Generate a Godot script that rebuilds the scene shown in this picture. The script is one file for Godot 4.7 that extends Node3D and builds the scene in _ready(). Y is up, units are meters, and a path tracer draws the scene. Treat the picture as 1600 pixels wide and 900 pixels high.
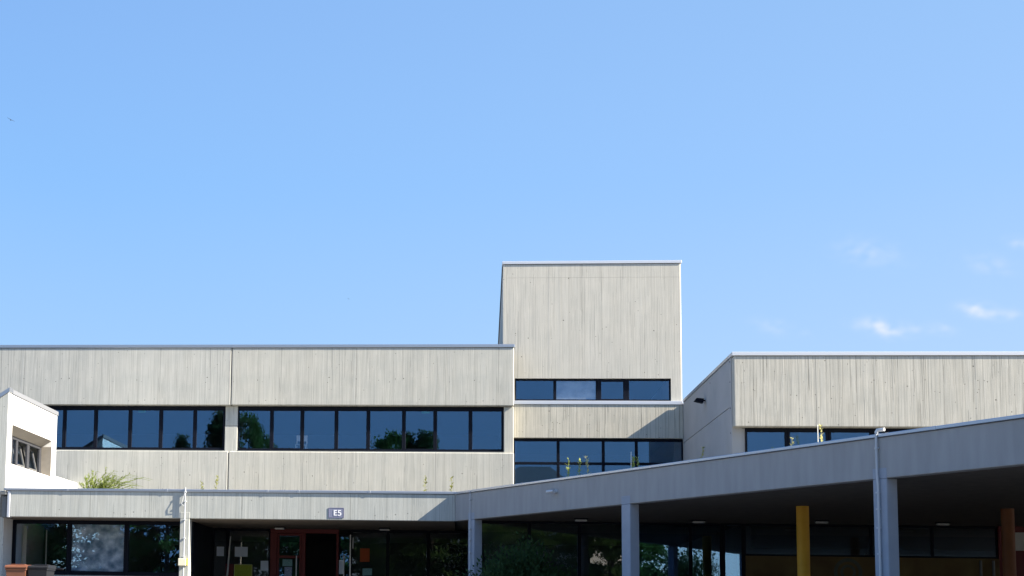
extends Node3D
# A concrete school building under a blue sky, seen from the lower forecourt. Terrace level is y = 0, camera eye at y = -0.1.

const EXPOSURE := 3.4
const SUN := Vector3(0.809, 0.567, 0.154)      # direction towards the sun: from the right, slightly in front of the facades

const Z_FASCIA := -46.0
const Z_LEFT := -55.8
const Z_MID := -56.4
const Z_TOWER := -56.6
const Z_RIGHT := -46.0
const Z_HALL := -51.5
const Z_GLASS := -45.7

var M := {}
var rng := RandomNumberGenerator.new()
var used := {}

# ---------------------------------------------------------------- helpers
func numbered(called: String) -> String:
	var n: int = used.get(called, 0)
	used[called] = n + 1
	return called if n == 0 else "%s_%03d" % [called, n]

func thing(called: String, label: String, category: String, at := Vector3.ZERO, group := "") -> Node3D:
	var o := Node3D.new()
	o.name = numbered(called)
	add_child(o, true)
	o.position = at
	meta(o, label, category, group)
	return o

func meta(o: Node, label: String, category: String, group := "") -> void:
	o.set_meta("label", label)
	o.set_meta("category", category)
	if group:
		o.set_meta("group", group)

func part(parent: Node3D, called: String, mesh: Mesh, m: Material, label := "") -> MeshInstance3D:
	var o := MeshInstance3D.new()
	o.name = numbered(called) if parent == self else called
	o.mesh = mesh
	o.material_override = m
	o.cast_shadow = GeometryInstance3D.SHADOW_CASTING_SETTING_ON
	parent.add_child(o, true)
	if label:
		o.set_meta("label", label)
	return o

func structure(called: String, mesh: Mesh, m: Material) -> MeshInstance3D:
	var o := part(self, called, mesh, m)
	o.set_meta("kind", "structure")
	return o

func start() -> SurfaceTool:
	var st := SurfaceTool.new()
	st.begin(Mesh.PRIMITIVE_TRIANGLES)
	st.set_smooth_group(-1)
	return st

func done(st: SurfaceTool) -> ArrayMesh:
	st.generate_normals()
	return st.commit()

# a flat polygon (triangle or quad) whose front looks along `out`
func face(st: SurfaceTool, p: Array, out: Vector3) -> void:
	var n: Vector3 = (p[1] - p[0]).cross(p[2] - p[0])
	var q := p.duplicate()
	if n.dot(out) > 0.0:
		q.reverse()
	for k in range(1, q.size() - 1):
		st.add_vertex(q[0]); st.add_vertex(q[k]); st.add_vertex(q[k + 1])

# box between two corners with chamfered edges
func cbox(st: SurfaceTool, a: Vector3, b: Vector3, c := 0.012) -> void:
	var lo := Vector3(minf(a.x, b.x), minf(a.y, b.y), minf(a.z, b.z))
	var hi := Vector3(maxf(a.x, b.x), maxf(a.y, b.y), maxf(a.z, b.z))
	var mid := (lo + hi) / 2.0
	var h := (hi - lo) / 2.0
	c = minf(c, minf(h.x, minf(h.y, h.z)) * 0.9)
	for axis in 3:
		for s in [-1.0, 1.0]:
			var u := (axis + 1) % 3
			var v := (axis + 2) % 3
			var quad := []
			for t in [[-1, -1], [1, -1], [1, 1], [-1, 1]]:
				var p := Vector3.ZERO
				p[axis] = s * h[axis]
				p[u] = t[0] * (h[u] - c)
				p[v] = t[1] * (h[v] - c)
				quad.append(mid + p)
			var o := Vector3.ZERO
			o[axis] = s
			face(st, quad, o)
	if c <= 0.0:
		return
	for axis in 3:
		var u := (axis + 1) % 3
		var v := (axis + 2) % 3
		for t in [[-1, -1], [1, -1], [1, 1], [-1, 1]]:
			var quad := []
			for e in [[-1, 0], [1, 0], [1, 1], [-1, 1]]:
				var p := Vector3.ZERO
				p[axis] = e[0] * (h[axis] - c)
				p[u] = t[0] * (h[u] - (c if e[1] == 0 else 0.0))
				p[v] = t[1] * (h[v] - (0.0 if e[1] == 0 else c))
				quad.append(mid + p)
			var o := Vector3.ZERO
			o[u] = t[0]
			o[v] = t[1]
			face(st, quad, o)
	for sx in [-1, 1]:
		for sy in [-1, 1]:
			for sz in [-1, 1]:
				var s := Vector3(sx, sy, sz)
				face(st, [mid + s * (h - Vector3(0, c, c)), mid + s * (h - Vector3(c, 0, c)), mid + s * (h - Vector3(c, c, 0))], s)

func box(a: Vector3, b: Vector3, c := 0.012) -> ArrayMesh:
	var st := start()
	cbox(st, a, b, c)
	return done(st)

# polygon (u, v) swept along `an` from origin
func sweep(st: SurfaceTool, poly: PackedVector2Array, o: Vector3, au: Vector3, av: Vector3, an: Vector3) -> void:
	var idx := Geometry2D.triangulate_polygon(poly)
	for k in range(0, idx.size(), 3):
		var t := []
		for j in 3:
			t.append(o + au * poly[idx[k + j]].x + av * poly[idx[k + j]].y)
		face(st, t, -an)
		face(st, [t[0] + an, t[1] + an, t[2] + an], an)
	var ccw := 0.0
	for k in poly.size():
		ccw += poly[k].cross(poly[(k + 1) % poly.size()])
	for k in poly.size():
		var p := poly[k]
		var q := poly[(k + 1) % poly.size()]
		var d := (q - p)
		var n2 := Vector2(d.y, -d.x) * signf(ccw)
		var a := o + au * p.x + av * p.y
		var b := o + au * q.x + av * q.y
		face(st, [a, b, b + an, a + an], au * n2.x + av * n2.y)

# slab with a plan outline given as (x, z)
func slab(poly: Array, y0: float, y1: float) -> ArrayMesh:
	var st := start()
	sweep(st, PackedVector2Array(poly), Vector3(0, y0, 0), Vector3.RIGHT, Vector3.BACK, Vector3(0, y1 - y0, 0))
	return done(st)

func tube(st: SurfaceTool, pts: Array, r0: float, r1: float, sides := 10, caps := true) -> void:
	var rings := []
	for k in pts.size():
		var d: Vector3
		if k == 0:
			d = pts[1] - pts[0]
		elif k == pts.size() - 1:
			d = pts[k] - pts[k - 1]
		else:
			d = (pts[k + 1] - pts[k]).normalized() + (pts[k] - pts[k - 1]).normalized()
		d = d.normalized()
		var u := d.cross(Vector3.UP if absf(d.y) < 0.9 else Vector3.RIGHT).normalized()
		var v := d.cross(u)
		var r := lerpf(r0, r1, float(k) / (pts.size() - 1))
		var ring := []
		for s in sides:
			var a := TAU * s / sides
			ring.append(pts[k] + (u * cos(a) + v * sin(a)) * r)
		rings.append(ring)
	st.set_smooth_group(1)
	for k in pts.size() - 1:
		for s in sides:
			var t := (s + 1) % sides
			var mid: Vector3 = (pts[k] + pts[k + 1]) / 2.0
			var q := [rings[k][s], rings[k][t], rings[k + 1][t], rings[k + 1][s]]
			face(st, q, (q[0] + q[1] + q[2] + q[3]) / 4.0 - mid)
	st.set_smooth_group(-1)
	if caps:
		for e in [0, pts.size() - 1]:
			var o: Vector3 = pts[e] - pts[1 if e == 0 else e - 1]
			face(st, rings[e], o)

func tube_mesh(pts: Array, r0: float, r1 := -1.0, sides := 10) -> ArrayMesh:
	var st := start()
	tube(st, pts, r0, r0 if r1 < 0.0 else r1, sides)
	return done(st)

# ---------------------------------------------------------------- materials
func mat(c: Color, rough := 0.8, metal := 0.0) -> StandardMaterial3D:
	var m := StandardMaterial3D.new()
	m.albedo_color = c.linear_to_srgb()
	m.roughness = rough
	m.metallic = metal
	return m

func lin(r: float, g := -1.0, b := -1.0) -> Color:
	return Color(r, r if g < 0 else g, r if b < 0 else b)

func noise(s: int, f: float, oct := 4) -> FastNoiseLite:
	var n := FastNoiseLite.new()
	n.seed = s
	n.noise_type = FastNoiseLite.TYPE_SIMPLEX_SMOOTH
	n.frequency = f
	n.fractal_octaves = oct
	return n

# colour and relief of concrete cast against upright boards; one tile is `size` metres wide and high
func board_concrete(s: int, base: Color, contrast: float, lines: int, holes: int) -> Array:
	var w := 1024
	var h := 1024
	var r := RandomNumberGenerator.new()
	r.seed = s
	var grain := noise(s, 0.45, 3).get_seamless_image(w, 12)       # stretched upwards: the grain of the boards
	grain.resize(w, h, Image.INTERPOLATE_BILINEAR)
	var streak := noise(s + 1, 0.09, 4).get_seamless_image(w, 64)
	streak.resize(w, h, Image.INTERPOLATE_BILINEAR)
	var cloud := noise(s + 2, 0.008, 5).get_seamless_image(w, h)
	var fine := noise(s + 3, 0.25, 3).get_seamless_image(w, h)
	var tone := PackedFloat32Array(); tone.resize(w)
	var rise := PackedFloat32Array(); rise.resize(w)
	var x := 0
	while x < w:
		var n := r.randi_range(9, 19)
		var t := r.randf_range(-1, 1)
		var z := r.randf_range(0.3, 0.8)
		for k in n:
			if x + k < w:
				tone[x + k] = t
				rise[x + k] = z if k > 0 else z - 0.22 * r.randf()
		x += n
	var g := grain.get_data()
	var sk := streak.get_data()
	var cl := cloud.get_data()
	var fi := fine.get_data()
	var col := PackedByteArray(); col.resize(w * h * 3)
	var hei := PackedByteArray(); hei.resize(w * h)
	var b := [base.r * 255.0, base.g * 255.0, base.b * 255.0]
	for y in h:
		for i in w:
			var p := y * w + i
			var a := (g[p] - 128) * 0.13 + (sk[p] - 128) * 0.045 + (cl[p] - 128) * 0.04 + (fi[p] - 128) * 0.07 + tone[i] * 3.6
			a *= contrast
			var warm := (cl[p] - 128) * 0.008 * contrast
			col[p * 3] = clampi(int(b[0] + a + warm), 0, 255)
			col[p * 3 + 1] = clampi(int(b[1] + a), 0, 255)
			col[p * 3 + 2] = clampi(int(b[2] + a - warm), 0, 255)
			hei[p] = clampi(int(rise[i] * 130 + (g[p] - 128) * 0.28 + (fi[p] - 128) * 0.12 + 40), 0, 255)
	# joints that bled: thin dark upright lines of uneven length
	for k in lines:
		var lx := r.randi_range(2, w - 3)
		var ly := r.randi_range(0, h - 1)
		var ll := int(r.randf_range(20, 420))
		var dark := r.randf_range(0.05, 0.28) * contrast
		var wide := 2 if r.randf() < 0.25 else 1
		for t in ll:
			var yy := (ly + t) % h
			if t % 40 == 0 and r.randf() < 0.3:
				lx = clampi(lx + (1 if r.randf() < 0.5 else -1), 0, w - 3)
			for q in wide:
				var p := yy * w + lx + q
				var e := 1.0 - dark * (0.5 + 0.5 * g[p] / 255.0) * minf(1.0, minf(t, ll - t) / 12.0)
				for c in 3:
					col[p * 3 + c] = int(col[p * 3 + c] * e)
				hei[p] = int(hei[p] * 0.8)
	# air holes
	for k in holes:
		var hx := r.randi_range(2, w - 4)
		var hy := r.randi_range(2, h - 4)
		var hr := r.randf_range(0.8, 2.3)
		for dy in range(-2, 3):
			for dx in range(-2, 3):
				if dx * dx + dy * dy <= hr * hr:
					var p := (hy + dy) * w + hx + dx
					for c in 3:
						col[p * 3 + c] = int(col[p * 3 + c] * 0.55)
					hei[p] = int(hei[p] * 0.3)
	return [ImageTexture.create_from_image(Image.create_from_data(w, h, false, Image.FORMAT_RGB8, col)), ImageTexture.create_from_image(Image.create_from_data(w, h, false, Image.FORMAT_L8, hei))]

func concrete(maps: Array, offset: Vector3, relief: float, size := 8.0, tint := Color.WHITE) -> StandardMaterial3D:
	var m := StandardMaterial3D.new()
	m.albedo_texture = maps[0]
	m.albedo_color = tint
	m.roughness = 0.93
	m.metallic_specular = 0.3
	m.uv1_triplanar = true
	m.uv1_world_triplanar = true
	m.uv1_triplanar_sharpness = 8.0
	m.uv1_scale = Vector3.ONE / size
	m.uv1_offset = offset
	m.heightmap_enabled = true
	m.heightmap_texture = maps[1]
	m.heightmap_scale = relief
	return m

func noisy(a: Color, b: Color, f: float, s: int, size: float, rough := 0.9, metal := 0.0) -> StandardMaterial3D:
	var im := noise(s, f, 5).get_seamless_image(256, 256)
	var d := im.get_data()
	var col := PackedByteArray(); col.resize(256 * 256 * 3)
	var sa := a.linear_to_srgb()
	var sb := b.linear_to_srgb()
	for p in 256 * 256:
		var c := sa.lerp(sb, d[p] / 255.0)
		col[p * 3] = c.r8; col[p * 3 + 1] = c.g8; col[p * 3 + 2] = c.b8
	var m := StandardMaterial3D.new()
	m.albedo_texture = ImageTexture.create_from_image(Image.create_from_data(256, 256, false, Image.FORMAT_RGB8, col))
	m.roughness = rough
	m.metallic = metal
	m.uv1_triplanar = true
	m.uv1_world_triplanar = true
	m.uv1_scale = Vector3.ONE / size
	return m

func materials() -> void:
	var a := board_concrete(11, Color(0.734, 0.724, 0.687), 0.68, 620, 90)
	var b := board_concrete(23, Color(0.710, 0.710, 0.684), 0.85, 480, 130)
	var c := board_concrete(37, Color(0.708, 0.700, 0.664), 1.05, 800, 260)
	M.tower = concrete(a, Vector3(0.1, 0.35, 0.3), 0.5)
	M.wing = concrete(b, Vector3(0.0, 0.7, 0.5), 0.45)
	M.wing_b = concrete(b, Vector3(0.43, 0.7, 0.1), 0.45, 8.0, Color(1.0, 0.995, 0.985))
	M.low = concrete(a, Vector3(0.62, 0.7, 0.2), 0.4, 8.0, Color(1.0, 0.995, 0.985))
	M.right = concrete(c, Vector3(0.25, 0.7, 0.7), 0.6)
	M.mid = concrete(c, Vector3(0.71, 0.7, 0.15), 0.55, 8.0, Color(1.03, 1.02, 1.0))
	M.fascia = concrete(b, Vector3(0.77, 0.3, 0.3), 0.45, 8.0, Color(0.99, 1.0, 1.0))
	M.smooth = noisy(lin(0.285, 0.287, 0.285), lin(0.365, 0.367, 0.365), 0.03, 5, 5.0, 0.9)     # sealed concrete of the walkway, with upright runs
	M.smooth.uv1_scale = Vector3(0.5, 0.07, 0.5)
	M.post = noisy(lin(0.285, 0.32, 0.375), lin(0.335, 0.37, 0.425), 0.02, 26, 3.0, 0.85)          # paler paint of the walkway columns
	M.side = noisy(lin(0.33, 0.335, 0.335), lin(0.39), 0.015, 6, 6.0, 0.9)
	M.white = noisy(lin(0.74, 0.74, 0.72), lin(0.82, 0.82, 0.80), 0.02, 7, 4.0, 0.85)
	M.zinc = mat(lin(0.42, 0.45, 0.50), 0.38, 0.85)
	M.zinc_light = mat(lin(0.62, 0.64, 0.68), 0.45, 0.55)
	M.coping_grey = mat(lin(0.17, 0.18, 0.20), 0.7, 0.0)
	M.zinc_dull = mat(lin(0.16, 0.17, 0.17), 0.6, 0.3)
	M.frame = mat(lin(0.005, 0.007, 0.014), 0.5, 0.0)
	M.frame.metallic_specular = 0.22
	M.frame_grey = mat(lin(0.032, 0.034, 0.042), 0.6, 0.0)
	M.sash = mat(lin(0.12, 0.12, 0.12), 0.5, 0.0)
	M.red = mat(lin(0.13, 0.008, 0.008), 0.6)
	M.beige = noisy(lin(0.24, 0.215, 0.18), lin(0.30, 0.27, 0.23), 0.02, 27, 2.0, 0.95)
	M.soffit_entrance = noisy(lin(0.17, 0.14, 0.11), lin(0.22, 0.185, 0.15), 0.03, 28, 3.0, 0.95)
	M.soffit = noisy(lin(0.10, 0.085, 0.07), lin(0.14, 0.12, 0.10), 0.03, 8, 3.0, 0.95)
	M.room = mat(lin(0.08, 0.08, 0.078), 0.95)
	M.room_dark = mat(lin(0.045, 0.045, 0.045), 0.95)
	M.roof = noisy(lin(0.16, 0.15, 0.13), lin(0.24, 0.23, 0.20), 0.08, 9, 2.0, 0.98)
	M.paving = noisy(lin(0.15, 0.145, 0.135), lin(0.21, 0.20, 0.19), 0.03, 10, 3.0, 0.95)
	M.ground = noisy(lin(0.13, 0.13, 0.12), lin(0.20, 0.20, 0.18), 0.02, 12, 9.0, 0.97)
	M.yellow = noisy(lin(0.74, 0.38, 0.02), lin(0.82, 0.45, 0.03), 0.02, 13, 2.0, 0.6)
	M.orange = noisy(lin(0.19, 0.06, 0.013), lin(0.23, 0.08, 0.018), 0.02, 14, 2.0, 0.6)
	M.mural = noisy(lin(0.10, 0.055, 0.02), lin(0.20, 0.15, 0.05), 0.012, 15, 5.0, 0.8)
	M.mural_ring = noisy(lin(0.08, 0.09, 0.07), lin(0.13, 0.13, 0.10), 0.02, 16, 2.0, 0.8)
	M.paper = mat(lin(0.64, 0.72, 0.82), 0.9)
	M.teal = noisy(lin(0.12, 0.30, 0.33), lin(0.34, 0.50, 0.50), 0.03, 17, 0.4, 0.9)
	M.lime = noisy(lin(0.30, 0.36, 0.03), lin(0.40, 0.45, 0.06), 0.03, 18, 0.7, 0.9)
	M.lime_edge = mat(lin(0.55, 0.58, 0.25), 0.9)
	M.orange_paper = mat(lin(0.36, 0.075, 0.02), 0.9)
	M.blue_print = noisy(lin(0.10, 0.16, 0.36), lin(0.60, 0.64, 0.70), 0.03, 19, 0.35, 0.9)
	M.steel = mat(lin(0.55, 0.55, 0.55), 0.3, 0.9)
	M.plastic_white = mat(lin(0.72, 0.72, 0.70), 0.5)
	M.conduit = mat(lin(0.50, 0.52, 0.54), 0.5, 0.1)
	M.bin_brown = noisy(lin(0.15, 0.058, 0.032), lin(0.19, 0.075, 0.042), 0.02, 20, 0.8, 0.5)
	M.bin_black = mat(lin(0.018, 0.02, 0.024), 0.42)
	M.bark = noisy(lin(0.05, 0.04, 0.03), lin(0.10, 0.08, 0.06), 0.05, 21, 0.8, 0.95)
	M.tile = mat(lin(0.055, 0.05, 0.05), 0.8)
	M.tile_grey = noisy(lin(0.10, 0.105, 0.11), lin(0.16, 0.165, 0.17), 0.04, 22, 3.0, 0.85)
	M.render_wall = mat(lin(0.78, 0.78, 0.77), 0.9)
	M.sign = mat(lin(0.20, 0.215, 0.30), 0.5)
	M.sign_edge = mat(lin(0.10, 0.10, 0.18), 0.5)
	M.letter = mat(lin(0.85), 0.6)
	M.green_sign = mat(lin(0.03, 0.22, 0.12), 0.5)
	M.curtain = mat(lin(0.55, 0.53, 0.48), 0.95)
	M.film = noisy(lin(0.05, 0.10, 0.17), lin(0.62, 0.70, 0.78), 0.018, 24, 2.4, 0.5)
	M.haze_film = noisy(lin(0.12, 0.15, 0.19), lin(0.24, 0.28, 0.32), 0.012, 25, 2.0, 0.2)
	M.box_cream = mat(lin(0.80, 0.74, 0.55), 0.6)
	M.box_yellow = mat(lin(0.62, 0.42, 0.05), 0.6)
	# sun-control glass: a thin bluish mirror coat that lets most of the light through
	var coat := Image.create(4, 4, false, Image.FORMAT_RGB8)
	coat.fill(Color(1, 0, 1))
	M.glass = ORMMaterial3D.new()
	M.glass.orm_texture = ImageTexture.create_from_image(coat)
	M.glass.transparency = BaseMaterial3D.TRANSPARENCY_ALPHA
	M.glass.albedo_color = Color(0.58, 0.80, 1.0, 0.115)
	# plain clear glass of the older ground-floor lights
	M.clear = StandardMaterial3D.new()
	M.clear.transparency = BaseMaterial3D.TRANSPARENCY_ALPHA
	M.clear.albedo_color = Color(0.6, 0.7, 0.75, 0.02)
	M.clear.roughness = 0.0
	for e in [["leaf_stalk", lin(0.19, 0.20, 0.07)], ["leaf_roof", lin(0.17, 0.21, 0.06)], ["leaf", lin(0.05, 0.10, 0.025)], ["leaf_dark", lin(0.028, 0.055, 0.02)], ["leaf_light", lin(0.27, 0.31, 0.09)], ["leaf_dry", lin(0.46, 0.44, 0.20)]]:
		var m := mat(e[1], 0.8)
		m.metallic_specular = 0.2
		m.backlight_enabled = true
		m.backlight = (e[1] as Color).linear_to_srgb()
		M[e[0]] = m

# ---------------------------------------------------------------- sky
func sky_color(az: float, el: float) -> Color:
	# what a clear sky shows, as picture values, at this azimuth (from -z towards +x) and height in degrees
	var d := Vector3(sin(deg_to_rad(az)) * cos(deg_to_rad(el)), sin(deg_to_rad(el)), -cos(deg_to_rad(az)) * cos(deg_to_rad(el)))
	var off := rad_to_deg(d.angle_to(SUN))
	var w := clampf((101.0 - off) / 30.0, 0.0, 1.0)
	var stops := [[0.0, Color(0.78, 0.89, 0.985), Color(0.83, 0.905, 0.985)], [9.0, Color(0.65, 0.82, 1.0), Color(0.725, 0.85, 1.0)], [15.5, Color(0.565, 0.77, 1.0), Color(0.635, 0.80, 1.0)],
		[22.0, Color(0.53, 0.72, 0.962), Color(0.60, 0.768, 0.970)], [45.0, Color(0.40, 0.61, 0.92), Color(0.47, 0.67, 0.95)], [90.0, Color(0.30, 0.52, 0.86), Color(0.30, 0.52, 0.87)]]
	var e := maxf(el, 0.0)
	var c := Color.BLACK
	for k in stops.size() - 1:
		if e <= stops[k + 1][0]:
			var t: float = (e - stops[k][0]) / (stops[k + 1][0] - stops[k][0])
			c = (stops[k][1] as Color).lerp(stops[k][2], w).srgb_to_linear().lerp((stops[k + 1][1] as Color).lerp(stops[k + 1][2], w).srgb_to_linear(), t)
			break
	var glow := 1.0 + 1.6 * exp(-off / 16.0)
	return Color(c.r * glow, c.g * glow, c.b * glow) * (1.0 / EXPOSURE)

func build_sky() -> PanoramaSkyMaterial:
	var w := 512
	var h := 256
	var im := Image.create(w, h, false, Image.FORMAT_RGBF)
	for y in h:
		var el := 90.0 - (y + 0.5) / h * 180.0
		for x in w:
			im.set_pixel(x, y, sky_color((x + 0.5) / w * 360.0, el))
	im.resize(4096, 2048, Image.INTERPOLATE_BILINEAR)
	# small fair-weather wisps low in the sky: [azimuth, height, width, strength]
	var wisps := [[14.86, 10.19, 1.1, 1.0], [17.97, 10.62, 0.9, 1.1], [18.94, 10.4, 0.8, 0.4], [14.44, 12.82, 1.7, 0.28], [19.42, 12.78, 0.7, 0.6], [11.11, 10.4, 1.1, 0.22], [16.79, 10.05, 0.7, 0.4], [18.39, 12.13, 1.3, 0.25], [13.84, 10.36, 0.6, 0.16], [15.96, 10.09, 0.6, 0.35], [12.2, 10.1, 0.5, 0.12]]
	var r := RandomNumberGenerator.new()
	r.seed = 4
	for k in 40:
		wisps.append([r.randf_range(24, 330), r.randf_range(8, 16), r.randf_range(0.5, 1.8), r.randf_range(0.15, 0.7)])
	var n := noise(77, 0.055, 4)
	for c in wisps:
		var cx: float = c[0] / 360.0 * 4096.0
		var cy: float = (90.0 - c[1]) / 180.0 * 2048.0
		var rx: float = c[2] * 11.4 * 0.62
		var ry: float = rx * 0.42
		for y in range(int(cy - ry * 2), int(cy + ry * 2) + 1):
			for x in range(int(cx - rx * 2), int(cx + rx * 2) + 1):
				var u := (x - cx) / rx
				var v := (y - cy - 0.22 * (x - cx)) / ry
				var a: float = exp(-(u * u + v * v) * 1.3) * clampf(0.75 + 1.5 * n.get_noise_2d(x * 2.2, y * 4.0), 0.0, 1.3) * c[3] * 0.8
				if a > 0.004:
					var px := posmod(x, 4096)
					var s := im.get_pixel(px, y)
					im.set_pixel(px, y, s.lerp(Color(0.84, 0.90, 1.0) * (1.0 / EXPOSURE), minf(a, 1.0)))
	var m := PanoramaSkyMaterial.new()
	m.panorama = ImageTexture.create_from_image(im)
	return m

func camera_and_light() -> void:
	var cam := Camera3D.new()
	cam.name = "camera"
	add_child(cam)
	cam.transform = Transform3D(Basis(Vector3(0.99450941, 0.01660873, -0.10332074), Vector3(-0.00458147, 0.99328858, 0.11557168), Vector3(0.10454681, -0.11446376, 0.98791093)), Vector3(0, -0.1, 0))
	# a shifted lens: focal length 2394 and optical centre (475, 676) in a picture of 1600 x 900
	cam.projection = Camera3D.PROJECTION_FRUSTUM
	cam.near = 0.1
	cam.far = 4000.0
	cam.size = 0.1 * 900.0 / 2394.16
	cam.frustum_offset = Vector2(0.1 * (800.0 - 474.607) / 2394.16, 0.1 * (675.917 - 450.0) / 2394.16)
	cam.current = true
	var env := Environment.new()
	env.background_mode = Environment.BG_SKY
	env.sky = Sky.new()
	env.sky.sky_material = build_sky()
	env.tonemap_mode = Environment.TONE_MAPPER_LINEAR
	env.tonemap_exposure = EXPOSURE
	env.sdfgi_enabled = true
	env.ssao_enabled = true
	env.ssil_enabled = true
	var we := WorldEnvironment.new()
	we.name = "environment"
	we.environment = env
	add_child(we)
	var sun := DirectionalLight3D.new()
	sun.name = "sun"
	sun.light_energy = 1.6
	sun.light_color = Color(1.0, 0.955, 0.88)
	sun.light_angular_distance = 0.5
	sun.shadow_enabled = true
	add_child(sun)
	sun.look_at_from_position(Vector3.ZERO, -SUN, Vector3.UP)

# ---------------------------------------------------------------- windows
# a window that looks along +z: frame bars as one ring, and a double pane as a child
func ring(x0: float, x1: float, y0: float, y1: float, z0: float, z1: float, l: float, r: float, b: float, t: float) -> ArrayMesh:
	var st := start()
	cbox(st, Vector3(x0, y0, z0), Vector3(x0 + l, y1, z1), 0.008)
	cbox(st, Vector3(x1 - r, y0, z0), Vector3(x1, y1, z1), 0.008)
	cbox(st, Vector3(x0 + l, y0, z0), Vector3(x1 - r, y0 + b, z1), 0.008)
	cbox(st, Vector3(x0 + l, y1 - t, z0), Vector3(x1 - r, y1, z1), 0.008)
	return done(st)

func panes(x0: float, x1: float, y0: float, y1: float, z: float) -> ArrayMesh:
	return box(Vector3(x0, y0, z - 0.008), Vector3(x1, y1, z), 0.0)

func window(parent: Node3D, x0: float, x1: float, y0: float, y1: float, z: float, l := 0.06, r := 0.06, b := 0.11, t := 0.14, depth := 0.09, m: Material = null, glass: Material = null) -> MeshInstance3D:
	var f := part(parent, "window", ring(x0, x1, y0, y1, z - depth, z, l, r, b, t), m if m else M.frame)
	part(f, "pane", panes(x0 + l - 0.004, x1 - r + 0.004, y0 + b - 0.004, y1 - t + 0.004, z - depth * 0.45), glass if glass else M.glass)
	return f

# ---------------------------------------------------------------- buildings
func left_wing() -> void:
	var t := thing("school_wing", "long concrete school wing on the left with dark ribbon windows", "building")
	var zf := Z_LEFT
	part(t, "parapet_panel", box(Vector3(-26, 7.38, zf - 0.3), Vector3(-8.665, 9.535, zf), 0.02), M.wing)
	part(t, "parapet_panel", box(Vector3(-8.64, 7.38, zf - 0.3), Vector3(1.775, 9.535, zf), 0.03), M.wing_b)
	part(t, "sill_panel", box(Vector3(-26, 3.2, zf - 0.4), Vector3(-8.71, 5.665, zf), 0.02), M.wing)
	part(t, "sill_panel", box(Vector3(-8.685, 3.2, zf - 0.4), Vector3(1.775, 5.665, zf), 0.03), M.wing_b)
	part(t, "pier", box(Vector3(-8.88, 5.67, zf - 0.6), Vector3(-8.41, 6.62, zf - 0.22), 0.012), M.wing)
	part(t, "pier", box(Vector3(-8.87, 6.63, zf - 0.6), Vector3(-8.41, 7.375, zf - 0.225), 0.012), M.wing)
	part(t, "pier", box(Vector3(1.415, 5.67, zf - 0.6), Vector3(1.77, 7.375, zf - 0.16), 0.02), M.wing_b)
	part(t, "coping", box(Vector3(-26, 9.54, zf - 0.5), Vector3(1.81, 9.655, zf + 0.028), 0.01), M.zinc)
	var g1 := [-18.9, -17.65, -16.36, -15.02, -13.79, -12.5, -11.3, -10.04, -8.88]
	var g2 := [-8.41, -7.15, -5.98, -4.74, -3.53, -2.25, -1.07, 0.19, 1.415]
	for g in [g1, g2]:
		for k in 8:
			var wide := 0.085 if k % 2 == 1 else 0.055
			window(t, g[k] + 0.001, g[k + 1] - 0.001, 5.70, 7.36, zf - 0.26, wide, wide, 0.115 if k % 2 else 0.10, 0.15)
	part(t, "window_sill", box(Vector3(-18.9, 5.668, zf - 0.35), Vector3(-8.89, 5.698, zf - 0.05), 0.004), M.zinc_dull)
	part(t, "window_sill", box(Vector3(-8.40, 5.668, zf - 0.35), Vector3(1.41, 5.698, zf - 0.05), 0.004), M.zinc_dull)
	part(t, "roof", box(Vector3(-26, 9.2, -70), Vector3(1.7, 9.45, zf - 0.32), 0.0), M.roof)
	part(t, "ceiling", box(Vector3(-26, 7.45, -66), Vector3(1.7, 7.55, zf - 0.36), 0.0), M.room)
	part(t, "floor", box(Vector3(-26, 4.7, -66), Vector3(1.7, 4.9, zf - 0.42), 0.0), M.room)
	part(t, "back_wall", box(Vector3(-26, 3.2, -66.3), Vector3(1.7, 9.2, -66.02), 0.0), M.room)
	part(t, "side_wall", box(Vector3(1.45, 4.92, -66), Vector3(1.70, 7.44, zf - 0.62), 0.0), M.room)
	part(t, "side_wall", box(Vector3(-26.3, 3.2, -66.3), Vector3(-26.02, 9.5, zf), 0.0), M.wing)
	part(t, "partition", box(Vector3(-8.7, 4.92, -66), Vector3(-8.55, 7.44, zf - 0.62), 0.0), M.room)

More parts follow.
